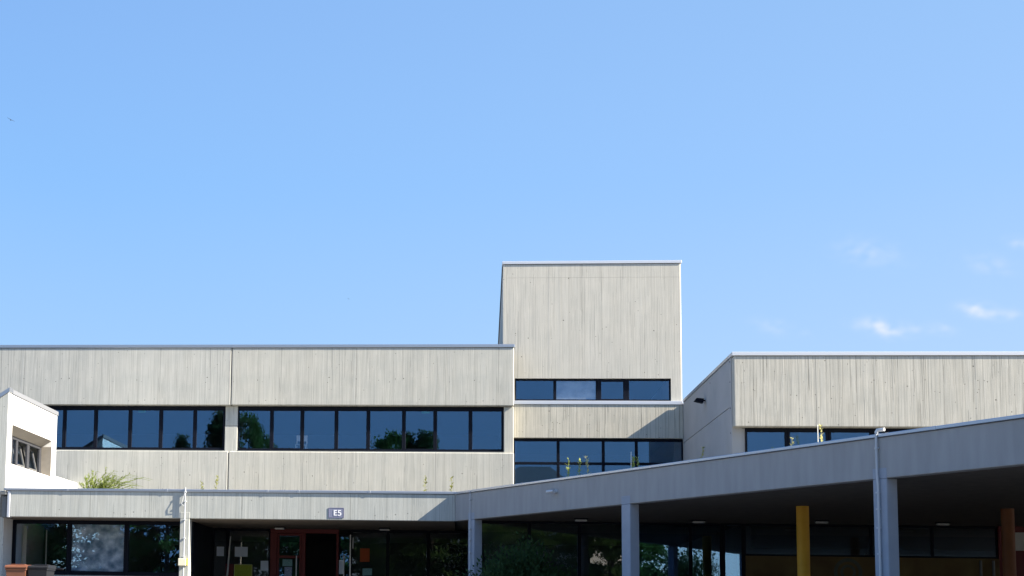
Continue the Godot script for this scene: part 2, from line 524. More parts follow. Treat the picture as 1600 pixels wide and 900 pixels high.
func tower_and_middle() -> void:
	var t := thing("stair_tower", "tall plain concrete tower with sloping roof and a window strip at its foot", "tower")
	var zf := Z_TOWER
	var st := start()
	sweep(st, PackedVector2Array([Vector2(1.395, 7.68), Vector2(1.83, 7.68), Vector2(1.83, 8.52), Vector2(7.50, 8.52), Vector2(7.50, 7.68), Vector2(7.84, 7.68), Vector2(7.84, 12.298), Vector2(1.395, 12.298)]), Vector3(0, 0, zf - 0.3), Vector3.RIGHT, Vector3.UP, Vector3(0, 0, 0.3))
	part(t, "front_wall", done(st), M.tower)
	part(t, "front_wall", box(Vector3(1.395, 12.30, zf - 0.3), Vector3(7.84, 12.80, zf + 0.001), 0.003), M.tower)
	st = start()
	sweep(st, PackedVector2Array([Vector2(7.841, zf - 0.3), Vector2(7.841, zf), Vector2(7.862, zf), Vector2(7.90, zf - 0.05), Vector2(7.90, zf - 0.3)]), Vector3(0, 7.68, 0), Vector3.RIGHT, Vector3.BACK, Vector3(0, 5.12, 0))
	part(t, "corner", done(st), M.tower)
	for x in [1.395, 7.60]:
		st = start()
		sweep(st, PackedVector2Array([Vector2(zf - 0.301, 7.68), Vector2(zf - 0.301, 12.75), Vector2(-64.5, 10.75), Vector2(-64.5, 7.68)]), Vector3(x, 0, 0), Vector3.BACK, Vector3.UP, Vector3(0.3, 0, 0))
		part(t, "side_wall", done(st), M.tower)
	part(t, "coping", box(Vector3(1.36, 12.82, zf - 0.5), Vector3(7.935, 12.93, zf + 0.03), 0.01), M.zinc_light)
	st = start()
	sweep(st, PackedVector2Array([Vector2(zf - 0.51, 12.76), Vector2(zf - 0.51, 12.88), Vector2(-64.6, 10.88), Vector2(-64.6, 10.76)]), Vector3(1.36, 0, 0), Vector3.BACK, Vector3.UP, Vector3(6.57, 0, 0))
	part(t, "roof", done(st), M.zinc_dull)
	part(t, "back_wall", box(Vector3(1.7, 7.68, -64.5), Vector3(7.59, 10.74, -64.2), 0.0), M.room)
	part(t, "ceiling", box(Vector3(1.70, 8.7, -64.1), Vector3(7.59, 8.8, zf - 0.32), 0.0), M.room_dark)
	window(t, 1.835, 3.30, 7.70, 8.515, zf - 0.12, 0.05, 0.05, 0.05, 0.07)
	var w := window(t, 3.302, 4.86, 7.70, 8.515, zf - 0.12, 0.05, 0.06, 0.05, 0.07)
	part(w, "dusty_film", box(Vector3(3.36, 7.75, zf - 0.20), Vector3(4.79, 8.44, zf - 0.19), 0.0), M.haze_film, "dusty grey film behind the glass")
	window(t, 4.862, 5.90, 7.70, 8.515, zf - 0.12, 0.13, 0.11, 0.07, 0.10)
	window(t, 5.902, 7.495, 7.70, 8.515, zf - 0.12, 0.10, 0.05, 0.05, 0.07)

	var m := thing("school_wing", "low concrete middle block below the tower with tall dark windows", "building")
	var zm := Z_MID
	part(m, "parapet_panel", box(Vector3(1.78, 6.28, zm - 0.3), Vector3(7.897, 7.515, zm), 0.012), M.mid)
	part(m, "coping", box(Vector3(1.78, 7.52, zm - 0.55), Vector3(7.885, 7.655, zm + 0.03), 0.01), M.zinc_light)
	var xs := [1.78, 3.41, 5.04, 6.23, 7.897]
	for k in 4:
		var f := part(m, "window", ring(xs[k] + 0.001, xs[k + 1] - 0.001, 3.9, 6.275, zm - 0.24, zm - 0.15, 0.05, 0.055, 0.06, 0.10), M.frame)
		part(f, "transom", box(Vector3(xs[k] + 0.052, 5.31, zm - 0.24), Vector3(xs[k + 1] - 0.057, 5.41, zm - 0.155), 0.008), M.frame)
		part(f, "pane", panes(xs[k] + 0.048, xs[k + 1] - 0.053, 5.405, 6.18, zm - 0.19), M.glass)
		part(f, "pane", panes(xs[k] + 0.048, xs[k + 1] - 0.053, 3.955, 5.315, zm - 0.19), M.glass)
	part(m, "sill_panel", box(Vector3(1.78, 3.2, zm - 0.3), Vector3(7.875, 3.89, zm - 0.1), 0.01), M.mid)
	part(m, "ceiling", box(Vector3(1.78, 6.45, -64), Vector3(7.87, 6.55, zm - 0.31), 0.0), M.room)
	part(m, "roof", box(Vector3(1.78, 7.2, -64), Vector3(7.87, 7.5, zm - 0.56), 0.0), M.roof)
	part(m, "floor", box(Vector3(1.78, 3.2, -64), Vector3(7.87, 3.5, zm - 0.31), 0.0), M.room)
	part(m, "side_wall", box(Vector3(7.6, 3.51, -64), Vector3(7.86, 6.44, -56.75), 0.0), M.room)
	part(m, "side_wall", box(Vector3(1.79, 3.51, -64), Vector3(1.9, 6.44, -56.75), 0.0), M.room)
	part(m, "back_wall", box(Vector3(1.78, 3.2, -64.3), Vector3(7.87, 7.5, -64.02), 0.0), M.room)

func right_wing() -> void:
	var t := thing("school_wing", "board-marked concrete wing on the right with shaded grey side wall", "building")
	var zf := Z_RIGHT
	part(t, "parapet_panel", box(Vector3(7.925, 5.47, zf - 0.35), Vector3(28, 7.585, zf), 0.025), M.right)
	# side wall cast in three pours, with a recessed joint between them
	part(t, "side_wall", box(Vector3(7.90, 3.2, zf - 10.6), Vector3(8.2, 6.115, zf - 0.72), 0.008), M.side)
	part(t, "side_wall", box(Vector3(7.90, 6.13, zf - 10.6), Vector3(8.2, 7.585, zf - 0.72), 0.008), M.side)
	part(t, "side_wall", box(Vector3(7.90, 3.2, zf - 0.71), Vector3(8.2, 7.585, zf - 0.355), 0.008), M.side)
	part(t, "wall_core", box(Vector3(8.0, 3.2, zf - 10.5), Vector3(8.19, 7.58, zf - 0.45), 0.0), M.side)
	for p in [[7.487, -46.53], [6.874, -46.53], [6.085, -46.53], [5.338, -46.53], [7.40, -50.25]]:
		var hole := tube_mesh([Vector3(7.905, p[0], p[1]), Vector3(7.893, p[0], p[1])], 0.022, 0.022, 8)
		part(t, "tie_hole_plug", hole, M.frame)
	part(t, "pier", box(Vector3(7.905, 3.2, zf - 0.6), Vector3(8.285, 5.465, zf - 0.36), 0.01), M.side)
	part(t, "coping", box(Vector3(7.875, 7.59, zf - 0.6), Vector3(28, 7.70, zf + 0.032), 0.01), M.zinc_light)
	part(t, "coping", box(Vector3(7.872, 7.589, zf - 10.3), Vector3(8.3, 7.698, zf - 0.602), 0.01), M.zinc)
	var xs := [8.287, 9.50, 10.68, 11.93, 13.16, 14.4, 15.62, 16.85, 18.1]
	for k in 8:
		window(t, xs[k] + 0.001, xs[k + 1] - 0.001, 3.8, 5.465, zf - 0.30, 0.05 if k == 0 else 0.075, 0.075, 0.08, 0.12)
	part(t, "sill_panel", box(Vector3(8.287, 3.2, zf - 0.6), Vector3(28, 3.79, zf - 0.3), 0.0), M.right)
	part(t, "ceiling", box(Vector3(8.21, 5.55, zf - 10.4), Vector3(28, 5.65, zf - 0.42), 0.0), M.room)
	part(t, "floor", box(Vector3(8.21, 3.2, zf - 10.4), Vector3(28, 3.5, zf - 0.62), 0.0), M.room)
	part(t, "back_wall", box(Vector3(8.21, 3.2, zf - 10.7), Vector3(28, 7.5, zf - 10.42), 0.0), M.room)
	part(t, "roof", box(Vector3(8.31, 7.2, zf - 10.6), Vector3(28, 7.5, zf - 0.38), 0.0), M.roof)
	part(t, "end_wall", box(Vector3(28.01, 3.2, zf - 10.7), Vector3(28.3, 7.585, zf - 0.3), 0.0), M.right)

func annex() -> void:
	var t := thing("annex", "white rendered annex block with recessed tilted windows at the far left", "building")
	var x := -14.36
	var zf := -46.8
	var zb := -52.64
	# right wall with the window recess: pieces round the opening
	for e in [[0.0, zf - 0.5, zf - 0.302], [5.60, zb, zf - 0.501]]:
		var us := start()
		sweep(us, PackedVector2Array([Vector2(x - 0.4, e[0]), Vector2(x, e[0]), Vector2(x, 6.553), Vector2(x - 0.4, 6.293)]), Vector3(0, 0, e[1]), Vector3.RIGHT, Vector3.UP, Vector3(0, 0, e[2] - e[1]))
		part(t, "side_wall", done(us), M.white)
	part(t, "side_wall", box(Vector3(x - 0.0015, 0, zf - 0.3), Vector3(x, 6.553, zf - 0.004), 0.0), M.white)
	part(t, "side_wall", box(Vector3(x - 0.4, 0, zb), Vector3(x, 4.34, zf - 0.501), 0.0), M.white)
	part(t, "side_wall", box(Vector3(x - 0.4, 4.341, zb), Vector3(x, 5.599, -52.07), 0.0), M.white)
	for e in [["front_wall", zf - 0.3, M.fascia], ["back_wall", zb, M.fascia]]:
		var ws := start()
		sweep(ws, PackedVector2Array([Vector2(-20, 0), Vector2(x - 0.402 if e[1] == zb else x - 0.002, 0), Vector2(x - 0.402 if e[1] == zb else x - 0.002, 6.555 - (0.26 if e[1] == zb else 0.0)), Vector2(-20, 2.89)]), Vector3(0, 0, e[1]), Vector3.RIGHT, Vector3.UP, Vector3(0, 0, 0.3))
		part(t, e[0], done(ws), e[2])
	for e in [["roof", zb - 0.04, zf - 0.36, x - 0.43, M.tile, 0.0], ["coping", zf - 0.35, zf + 0.03, x + 0.03, M.zinc, 0.003]]:
		var rs := start()
		var top: float = 6.565 + e[5] - 0.65 * (x - e[3])
		sweep(rs, PackedVector2Array([Vector2(e[3], top), Vector2(e[3], top + 0.135), Vector2(-20, top + 0.135 - 0.65 * (e[3] + 20.0)), Vector2(-20, top - 0.65 * (e[3] + 20.0))]), Vector3(0, 0, e[1]), Vector3.RIGHT, Vector3.UP, Vector3(0, 0, e[2] - e[1]))
		part(t, e[0], done(rs), e[4])
	var cs := start()
	sweep(cs, PackedVector2Array([Vector2(x - 0.42, 6.286), Vector2(x + 0.035, 6.564), Vector2(x + 0.035, 6.70), Vector2(x - 0.42, 6.422)]), Vector3(0, 0, zb - 0.04), Vector3.RIGHT, Vector3.UP, Vector3(0, 0, zf - 0.352 - zb + 0.04))
	part(t, "coping", done(cs), M.coping_grey)
	# concrete lining of the recess: splayed soffit and plain jamb
	var ls := start()
	sweep(ls, PackedVector2Array([Vector2(x - 0.36, 5.38), Vector2(x - 0.003, 5.595), Vector2(x - 0.36, 5.598)]), Vector3(0, 0, -52.066), Vector3.RIGHT, Vector3.UP, Vector3(0, 0, 4.764))
	part(t, "recess_soffit", done(ls), M.beige)
	part(t, "recess_jamb", box(Vector3(x - 0.358, 4.342, -52.066), Vector3(x - 0.003, 5.38, -52.045), 0.0), M.beige)
	# window set back in the recess
	var xi := x - 0.36
	var st := start()
	for b in [[4.34, 4.47, -52.07, -47.3], [5.28, 5.38, -52.07, -47.3]]:
		cbox(st, Vector3(xi - 0.08, b[0], b[2]), Vector3(xi, b[1], b[3]), 0.006)
	for b in [[-47.3, -48.65], [-49.05, -49.25], [-50.35, -50.6], [-51.85, -52.07]]:
		cbox(st, Vector3(xi - 0.08, 4.471, b[1]), Vector3(xi, 5.279, b[0]), 0.006)
	var f := part(t, "window", done(st), M.frame_grey)
	for s in [[-49.26, -50.34], [-50.61, -51.84]]:
		# two sashes tilted inwards on their lower edge
		st = start()
		var a := Vector3(xi - 0.06, 4.475, 0)
		var up := Vector3(-sin(0.24), cos(0.24), 0) * 0.80
		for e in [[s[0], s[0] - 0.07], [s[1] + 0.07, s[1]]]:
			sweep(st, PackedVector2Array([Vector2(0, 0), Vector2(0.05, 0), Vector2(0.05, 1), Vector2(0, 1)]), Vector3(a.x - 0.05, a.y, e[1]), Vector3(1, 0, 0), up, Vector3(0, 0, e[0] - e[1]))
		for e in [[0.0, 0.09], [0.91, 1.0]]:
			sweep(st, PackedVector2Array([Vector2(0, e[0]), Vector2(0.05, e[0]), Vector2(0.05, e[1]), Vector2(0, e[1])]), Vector3(a.x - 0.05, a.y, s[1] + 0.071), Vector3(1, 0, 0), up, Vector3(0, 0, s[0] - s[1] - 0.142))
		var sash := part(f, "tilted_sash", done(st), M.sash)
		st = start()
		sweep(st, PackedVector2Array([Vector2(0.015, 0.09), Vector2(0.021, 0.09), Vector2(0.021, 0.91), Vector2(0.015, 0.91)]), Vector3(a.x - 0.05, a.y, s[1] + 0.06), Vector3(1, 0, 0), up, Vector3(0, 0, s[0] - s[1] - 0.12))
		sash.add_child(MeshInstance3D.new())
		var g: MeshInstance3D = sash.get_child(0)
		g.name = "pane"
		g.mesh = done(st)
		g.material_override = M.glass
	st = start()
	cbox(st, Vector3(xi - 0.05, 4.471, -49.049), Vector3(xi - 0.044, 5.279, -48.651), 0.0)
	part(f, "pane", done(st), M.glass)
	part(t, "room_wall", box(Vector3(xi - 2.2, 3.4, -52.3), Vector3(xi - 2.0, 5.0, -47.2), 0.0), M.room_dark)
	# low white parapet running on to the long wing
	part(t, "parapet", box(Vector3(x - 0.3, 3.2, -55.79), Vector3(x, 4.26, zb - 0.01), 0.01), M.white)
	part(t, "parapet", box(Vector3(x - 0.29, 4.262, -55.79), Vector3(x + 0.02, 4.42, zb - 0.011), 0.02), M.white)

# the front canopy on the left and the slanting covered walkway on the right
func canopies() -> void:
	var t := thing("entrance_canopy", "concrete canopy with metal gutter over the glazed entrance on the left", "canopy")
	var zf := Z_FASCIA
	part(t, "fascia", box(Vector3(-13.93, 2.585, zf - 0.25), Vector3(-0.275, 3.383, zf), 0.012), M.fascia)
	part(t, "end_cap", box(Vector3(-14.03, 2.56, zf - 0.25), Vector3(-13.935, 3.38, zf + 0.015), 0.015), M.zinc_light)
	part(t, "gutter", box(Vector3(-14.15, 3.386, zf - 0.32), Vector3(-0.255, 3.468, zf + 0.036), 0.014), M.zinc)
	for x in [-12.2, -9.1, -6.0, -5.05, -2.9]:
		part(t, "gutter_joint", box(Vector3(x, 3.384, zf - 0.1), Vector3(x + 0.09, 3.472, zf + 0.041), 0.01), M.zinc)
	part(t, "roof_slab", slab([Vector2(-14.34, zf - 0.27), Vector2(-0.3, zf - 0.27), Vector2(-0.3, -56.0), Vector2(-14.34, -56.0)], 2.62, 3.36), M.roof)
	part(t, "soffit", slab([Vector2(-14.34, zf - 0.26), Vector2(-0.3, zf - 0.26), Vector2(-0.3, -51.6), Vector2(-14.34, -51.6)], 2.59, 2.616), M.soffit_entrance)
	# the square column set flush into the fascia
	var col := part(t, "column", box(Vector3(-8.605, 0, zf - 0.43), Vector3(-8.315, 2.58, zf + 0.006), 0.012), M.fascia)
	var st := start()
	cbox(st, Vector3(-8.605, 2.583, zf - 0.1), Vector3(-8.315, 2.77, zf + 0.006), 0.006)
	part(col, "column_head", done(st), M.fascia)
	# rainwater pipe and hopper at the left end
	part(t, "hopper", box(Vector3(-14.28, 3.25, zf - 0.35), Vector3(-14.06, 3.37, zf + 0.02), 0.02), M.zinc_dull)
	part(t, "hopper", box(Vector3(-14.22, 2.55, zf - 0.30), Vector3(-14.06, 3.24, zf - 0.08), 0.03), M.zinc_dull)

	# walkway: built along its own axis, x runs towards the camera
	var w := thing("covered_walkway", "slanting concrete walkway roof in shade on square columns at the right", "canopy", Vector3(-0.27, 0, zf))
	w.rotation.y = -atan2(0.8835, 0.4685)
	var L := 27.0
	part(w, "fascia", box(Vector3(-0.06, 2.587, -0.25), Vector3(L, 3.38, 0), 0.012), M.smooth)
	part(w, "coping", box(Vector3(0.0, 3.384, -0.34), Vector3(L, 3.452, 0.036), 0.01), M.zinc)
	for s in [1.2, 3.9, 7.3, 11.5, 15.0, 19.0]:
		part(w, "coping_joint", box(Vector3(s, 3.382, -0.1), Vector3(s + 0.09, 3.456, 0.041), 0.008), M.zinc)
	for s in [0.82, 8.775, 17.40, 26.0]:
		var c := part(w, "column", box(Vector3(s, 0, -0.26), Vector3(s + 0.37, 2.58, 0.006), 0.012), M.post)
		part(c, "column_head", box(Vector3(s, 2.583, -0.1), Vector3(s + 0.37, 2.785, 0.006), 0.006), M.post)
	st = start()
	for p in [[8.18, -38.3, "yellow"], [13.04, -38.53, "orange"]]:
		var local := w.transform.affine_inverse() * Vector3(p[0], 0, p[1])
		part(w, "round_column", tube_mesh([local, local + Vector3(0, 2.588, 0)], 0.15, 0.15, 24), M[p[2]], "round %s column" % p[2])
	# roof and dark ceiling over the walkway, in plan coordinates
	var inv := w.transform.affine_inverse()
	var plan := []
	for p in [Vector2(-0.02, -46.14), Vector2(12.1, -23.3), Vector2(30, -23.3), Vector2(30, -45.98), Vector2(7.88, -45.98), Vector2(7.88, -56.2), Vector2(-0.28, -56.2), Vector2(-0.28, -46.3)]:
		var q := inv * Vector3(p.x, 0, p.y)
		plan.append(Vector2(q.x, q.z))
	part(w, "roof_slab", slab(plan, 2.65, 3.34), M.roof)
	plan = []
	for p in [Vector2(0.0, -46.12), Vector2(12.1, -23.32), Vector2(30, -23.32), Vector2(30, -52), Vector2(0.0, -52)]:
		var q := inv * Vector3(p.x, 0, p.y)
		plan.append(Vector2(q.x, q.z))
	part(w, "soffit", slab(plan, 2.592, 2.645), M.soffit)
	part(w, "end_beam", box(inv * Vector3(30, 0, -23.3) + Vector3(-0.01, 0, 0), inv * Vector3(30, 0, -23.3) + Vector3(0.01, 3.3, 0.02), 0.0), M.smooth)

# glazed ground floor below both canopies
func ground_floor() -> void:
	var t := thing("glazed_ground_floor", "dark glazed ground floor with red door frames under the canopies", "building")
	# window bay on the left
	var zb := -47.75
	var bays := [[-14.355, -12.49], [-12.488, -10.64], [-10.638, -8.62]]
	for k in 3:
		var b: Array = bays[k]
		var f := window(t, b[0], b[1], 0.86, 2.585, zb, 0.11 if k == 0 else 0.07, 0.08, 0.12, 0.12, 0.1)
		if k == 1:
			part(f, "whitewashed_film", box(Vector3(b[0] + 0.07, 0.985, zb - 0.085), Vector3(b[1] - 0.08, 2.46, zb - 0.079), 0.0), M.film, "blotchy white film behind the glass")
	part(t, "base_wall", box(Vector3(-14.355, 0, zb - 0.15), Vector3(-8.62, 0.855, zb - 0.02), 0.01), M.side)
	part(t, "bay_side", box(Vector3(-8.615, 0, Z_HALL), Vector3(-8.5, 2.585, zb), 0.0), M.frame)
	# entrance wall: fixed lights, red frame, doors
	var z := Z_HALL
	for b in [[-8.49, -7.98], [-7.978, -6.53]]:
		window(t, b[0], b[1], 0.0, 2.585, z, 0.05, 0.05, 0.1, 0.08, 0.09, null, M.clear)
	part(t, "red_panel", box(Vector3(-8.03, 0.1, z + 0.002), Vector3(-7.76, 1.38, z + 0.02), 0.004), M.red)
	var st := start()
	for b in [[-6.52, -6.29, 0.0, 2.44], [-5.46, -5.32, 0.0, 2.44], [-6.52, -4.20, 2.442, 2.585], [-4.28, -4.20, 0.0, 2.44]]:
		cbox(st, Vector3(b[0], b[2], z - 0.08), Vector3(b[1], b[3], z + 0.03), 0.008)
	part(t, "door_frame", done(st), M.red)
	var d := part(t, "door", ring(-6.285, -5.465, 0.01, 2.435, z - 0.05, z, 0.07, 0.07, 0.2, 0.08), M.red)
	part(d, "rail", box(Vector3(-6.214, 1.60, z - 0.05), Vector3(-5.536, 1.69, z + 0.004), 0.006), M.red)
	part(d, "pane", panes(-6.22, -5.53, 1.685, 2.36, z - 0.02), M.glass)
	part(d, "pane", panes(-6.22, -5.53, 0.2, 1.605, z - 0.02), M.glass)
	part(d, "handle", tube_mesh([Vector3(-5.62, 0.7, z + 0.06), Vector3(-5.62, 1.69, z + 0.06)], 0.02, 0.02, 8), M.steel)
	# second leaf stands open, edge on, beside the dark doorway
	d = part(t, "door", ring(-4.195, -3.80, 0.01, 2.435, z - 0.05, z, 0.05, 0.05, 0.2, 0.08), M.frame)
	part(d, "pane", panes(-4.15, -3.845, 0.2, 2.36, z - 0.02), M.glass)
	part(d, "handle", tube_mesh([Vector3(-4.015, 0.7, z + 0.06), Vector3(-4.015, 1.73, z + 0.06)], 0.02, 0.02, 8), M.steel)
	part(t, "edge_strip", box(Vector3(-3.83, 0.05, z + 0.002), Vector3(-3.79, 2.42, z + 0.03), 0.004), M.steel)
	part(t, "edge_strip", box(Vector3(-3.74, 1.95, z + 0.002), Vector3(-3.70, 2.32, z + 0.02), 0.004), M.conduit)
	for b in [[-3.79, -2.55], [-2.548, -1.2], [-1.198, 0.3]]:
		window(t, b[0], b[1], 0.0, 2.585, z, 0.05, 0.05, 0.1, 0.08, 0.09, null, M.clear)
	part(t, "return_wall", box(Vector3(0.305, 0, Z_HALL), Vector3(0.45, 2.585, Z_GLASS - 0.1), 0.0), M.room_dark)
	# glass front below the walkway
	var xs := [0.452, 1.9, 3.36, 4.95, 6.56, 7.5, 8.12]
	for k in 6:
		window(t, xs[k] + 0.001, xs[k + 1] - 0.001, 0.0, 2.588, Z_GLASS, 0.05, 0.04 if k < 4 else 0.1, 0.1, 0.06, 0.09, null, M.clear if k < 3 else M.glass)
	# painted low wall with a dark glass band above
	part(t, "painted_wall", box(Vector3(8.122, 0, Z_GLASS - 0.3), Vector3(15.2, 1.66, Z_GLASS), 0.01), M.mural)
	st = start()
	for r in [[0.40, 0.30], [0.22, 0.14]]:
		for k in 28:
			var a := TAU * k / 28.0
			var b := TAU * (k + 1) / 28.0
			var c := Vector3(11.0, 1.22, Z_GLASS + 0.005)
			face(st, [c + Vector3(cos(a), sin(a), 0) * r[0], c + Vector3(cos(b), sin(b), 0) * r[0], c + Vector3(cos(b), sin(b), 0) * r[1], c + Vector3(cos(a), sin(a), 0) * r[1]], Vector3.BACK)
	part(t, "painted_rings", done(st), M.mural_ring)
	var px := [8.122, 9.9, 11.7, 13.4, 15.2]
	for k in 4:
		window(t, px[k] + 0.001, px[k + 1] - 0.001, 1.662, 2.588, Z_GLASS - 0.1, 0.04, 0.04, 0.05, 0.06)
	part(t, "end_wall", box(Vector3(15.202, 0, Z_GLASS - 0.3), Vector3(30, 2.588, Z_GLASS - 0.02), 0.0), M.red)
	for x in [15.0, 15.35]:
		part(t, "pipe", tube_mesh([Vector3(x - 0.35, 0, Z_GLASS + 0.1), Vector3(x - 0.35, 1.6, Z_GLASS + 0.1)], 0.04, 0.04, 8), M.zinc_dull)
	# rooms behind
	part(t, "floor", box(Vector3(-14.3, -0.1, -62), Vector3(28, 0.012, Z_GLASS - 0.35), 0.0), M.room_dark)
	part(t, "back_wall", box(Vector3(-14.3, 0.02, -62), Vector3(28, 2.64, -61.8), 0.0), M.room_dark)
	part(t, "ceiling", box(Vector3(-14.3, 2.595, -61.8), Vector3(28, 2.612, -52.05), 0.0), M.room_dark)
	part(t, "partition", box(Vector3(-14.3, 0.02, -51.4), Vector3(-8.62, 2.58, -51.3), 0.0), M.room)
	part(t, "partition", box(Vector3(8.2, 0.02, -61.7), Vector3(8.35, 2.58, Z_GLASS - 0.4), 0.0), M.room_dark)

# ---------------------------------------------------------------- smaller things
func notices() -> void:
	var z := Z_HALL + 0.006
	var rows := [
		["notice", -8.35, -8.10, 1.64, 1.96, "paper", "small upright white sheet left of the slanting pole on entrance glass"],
		["notice", -7.73, -7.29, 1.63, 1.96, "paper", "wide white sheet above the lime green poster"],
		["notice", -6.84, -6.58, 1.17, 1.50, "paper", "white sheet right beside the red door post"],
		["notice", -6.09, -5.76, 1.33, 1.56, "teal", "teal notice on the red framed door, above the blue print"],
		["notice", -6.02, -5.77, 0.96, 1.30, "blue_print", "blue and white printed sheet on the red framed door"],
		["notice", -4.18, -4.03, 1.09, 1.56, "paper", "narrow white sheet on the dark door leaf behind its handle"],
		["poster", -3.48, -3.16, 1.51, 1.96, "orange_paper", "dark orange poster right of the entrance doors"],
		["notice", -3.39, -3.07, 1.06, 1.29, "teal", "teal notice below the dark orange poster"],
	]
	for r in rows:
		var dz := 0.03 if r[1] > -6.2 and r[2] < -3.9 else 0.0
		var o := part(self, r[0], box(Vector3(r[1], r[3], z + dz), Vector3(r[2], r[4], z + dz + 0.003), 0.0), M[r[5]])
		meta(o, r[6], r[0], "papers on the entrance glass")
	var p := thing("poster", "lime green poster with pale border beside the slanting pole", "poster", Vector3(-7.74, 0.75, z + 0.012), "papers on the entrance glass")
	part(p, "sheet", box(Vector3(0.02, 0.02, 0), Vector3(0.60, 0.60, 0.004), 0.0), M.lime)
	part(p, "border", ring(0, 0.62, 0, 0.62, -0.001, 0.006, 0.02, 0.02, 0.02, 0.02), M.lime_edge)
	var pole := part(self, "pole", tube_mesh([Vector3(-8.0, 0.0, z + 0.25), Vector3(-7.86, 2.31, z + 0.16)], 0.045, 0.02, 8), M.plastic_white)
	meta(pole, "pale slanting pole leaning at the entrance glass", "pole")
	# stickers on the upper glass of the door
	for s in [[-6.15, 1.78, 0.22, "pale blue and white winged window sticker on the red framed door"], [-5.72, 1.72, 0.16, "grey-green cone-shaped window sticker on the red framed door"]]:
		var c := Vector3(s[0], s[1], Z_HALL + 0.004)
		var o := thing("window_sticker", s[3], "sticker", c, "stickers on the door glass")
		rng.seed = int(s[2] * 100)
		for k in 9:
			var st := start()
			var a := rng.randf() * TAU
			var q := Vector3(rng.randf() * s[2], rng.randf() * s[2] * 1.1, 0)
			var e := Vector3(cos(a), sin(a), 0) * rng.randf_range(0.03, 0.07)
			var f := Vector3(-e.y, e.x, 0) * 0.4
			sweep(st, PackedVector2Array([Vector2(0, 0), Vector2(1, 0.2), Vector2(0.6, 1), Vector2(-0.2, 0.8)]), q, e, f, Vector3(0, 0, 0.0004 * (k + 1)))
			part(o, "print", done(st), M.blue_print if s[0] < -6 else M.teal)

func lamps() -> void:
	var rows := [
		[-6.06, -50.25, "flat white ceiling lamp above the red framed door"],
		[-2.60, -50.32, "flat white ceiling lamp right of the entrance doors"],
		[3.29, -44.07, "flat ceiling lamp under the walkway left of its middle column"],
		[6.59, -44.25, "flat ceiling lamp just right of the middle walkway column"],
		[9.87, -43.81, "flat ceiling lamp right of the yellow round column"],
		[13.20, -44.12, "flat ceiling lamp left of the orange round column"],
	]
	for r in rows:
		var t := thing("ceiling_lamp", r[2], "lamp", Vector3(r[0], 2.588, r[1]), "ceiling lamps under the canopies")
		part(t, "housing", box(Vector3(-0.19, -0.03, -0.09), Vector3(0.19, 0, 0.09), 0.006), M.frame)
		part(t, "diffuser", box(Vector3(-0.165, -0.085, -0.07), Vector3(0.165, -0.03, 0.07), 0.02), M.plastic_white)

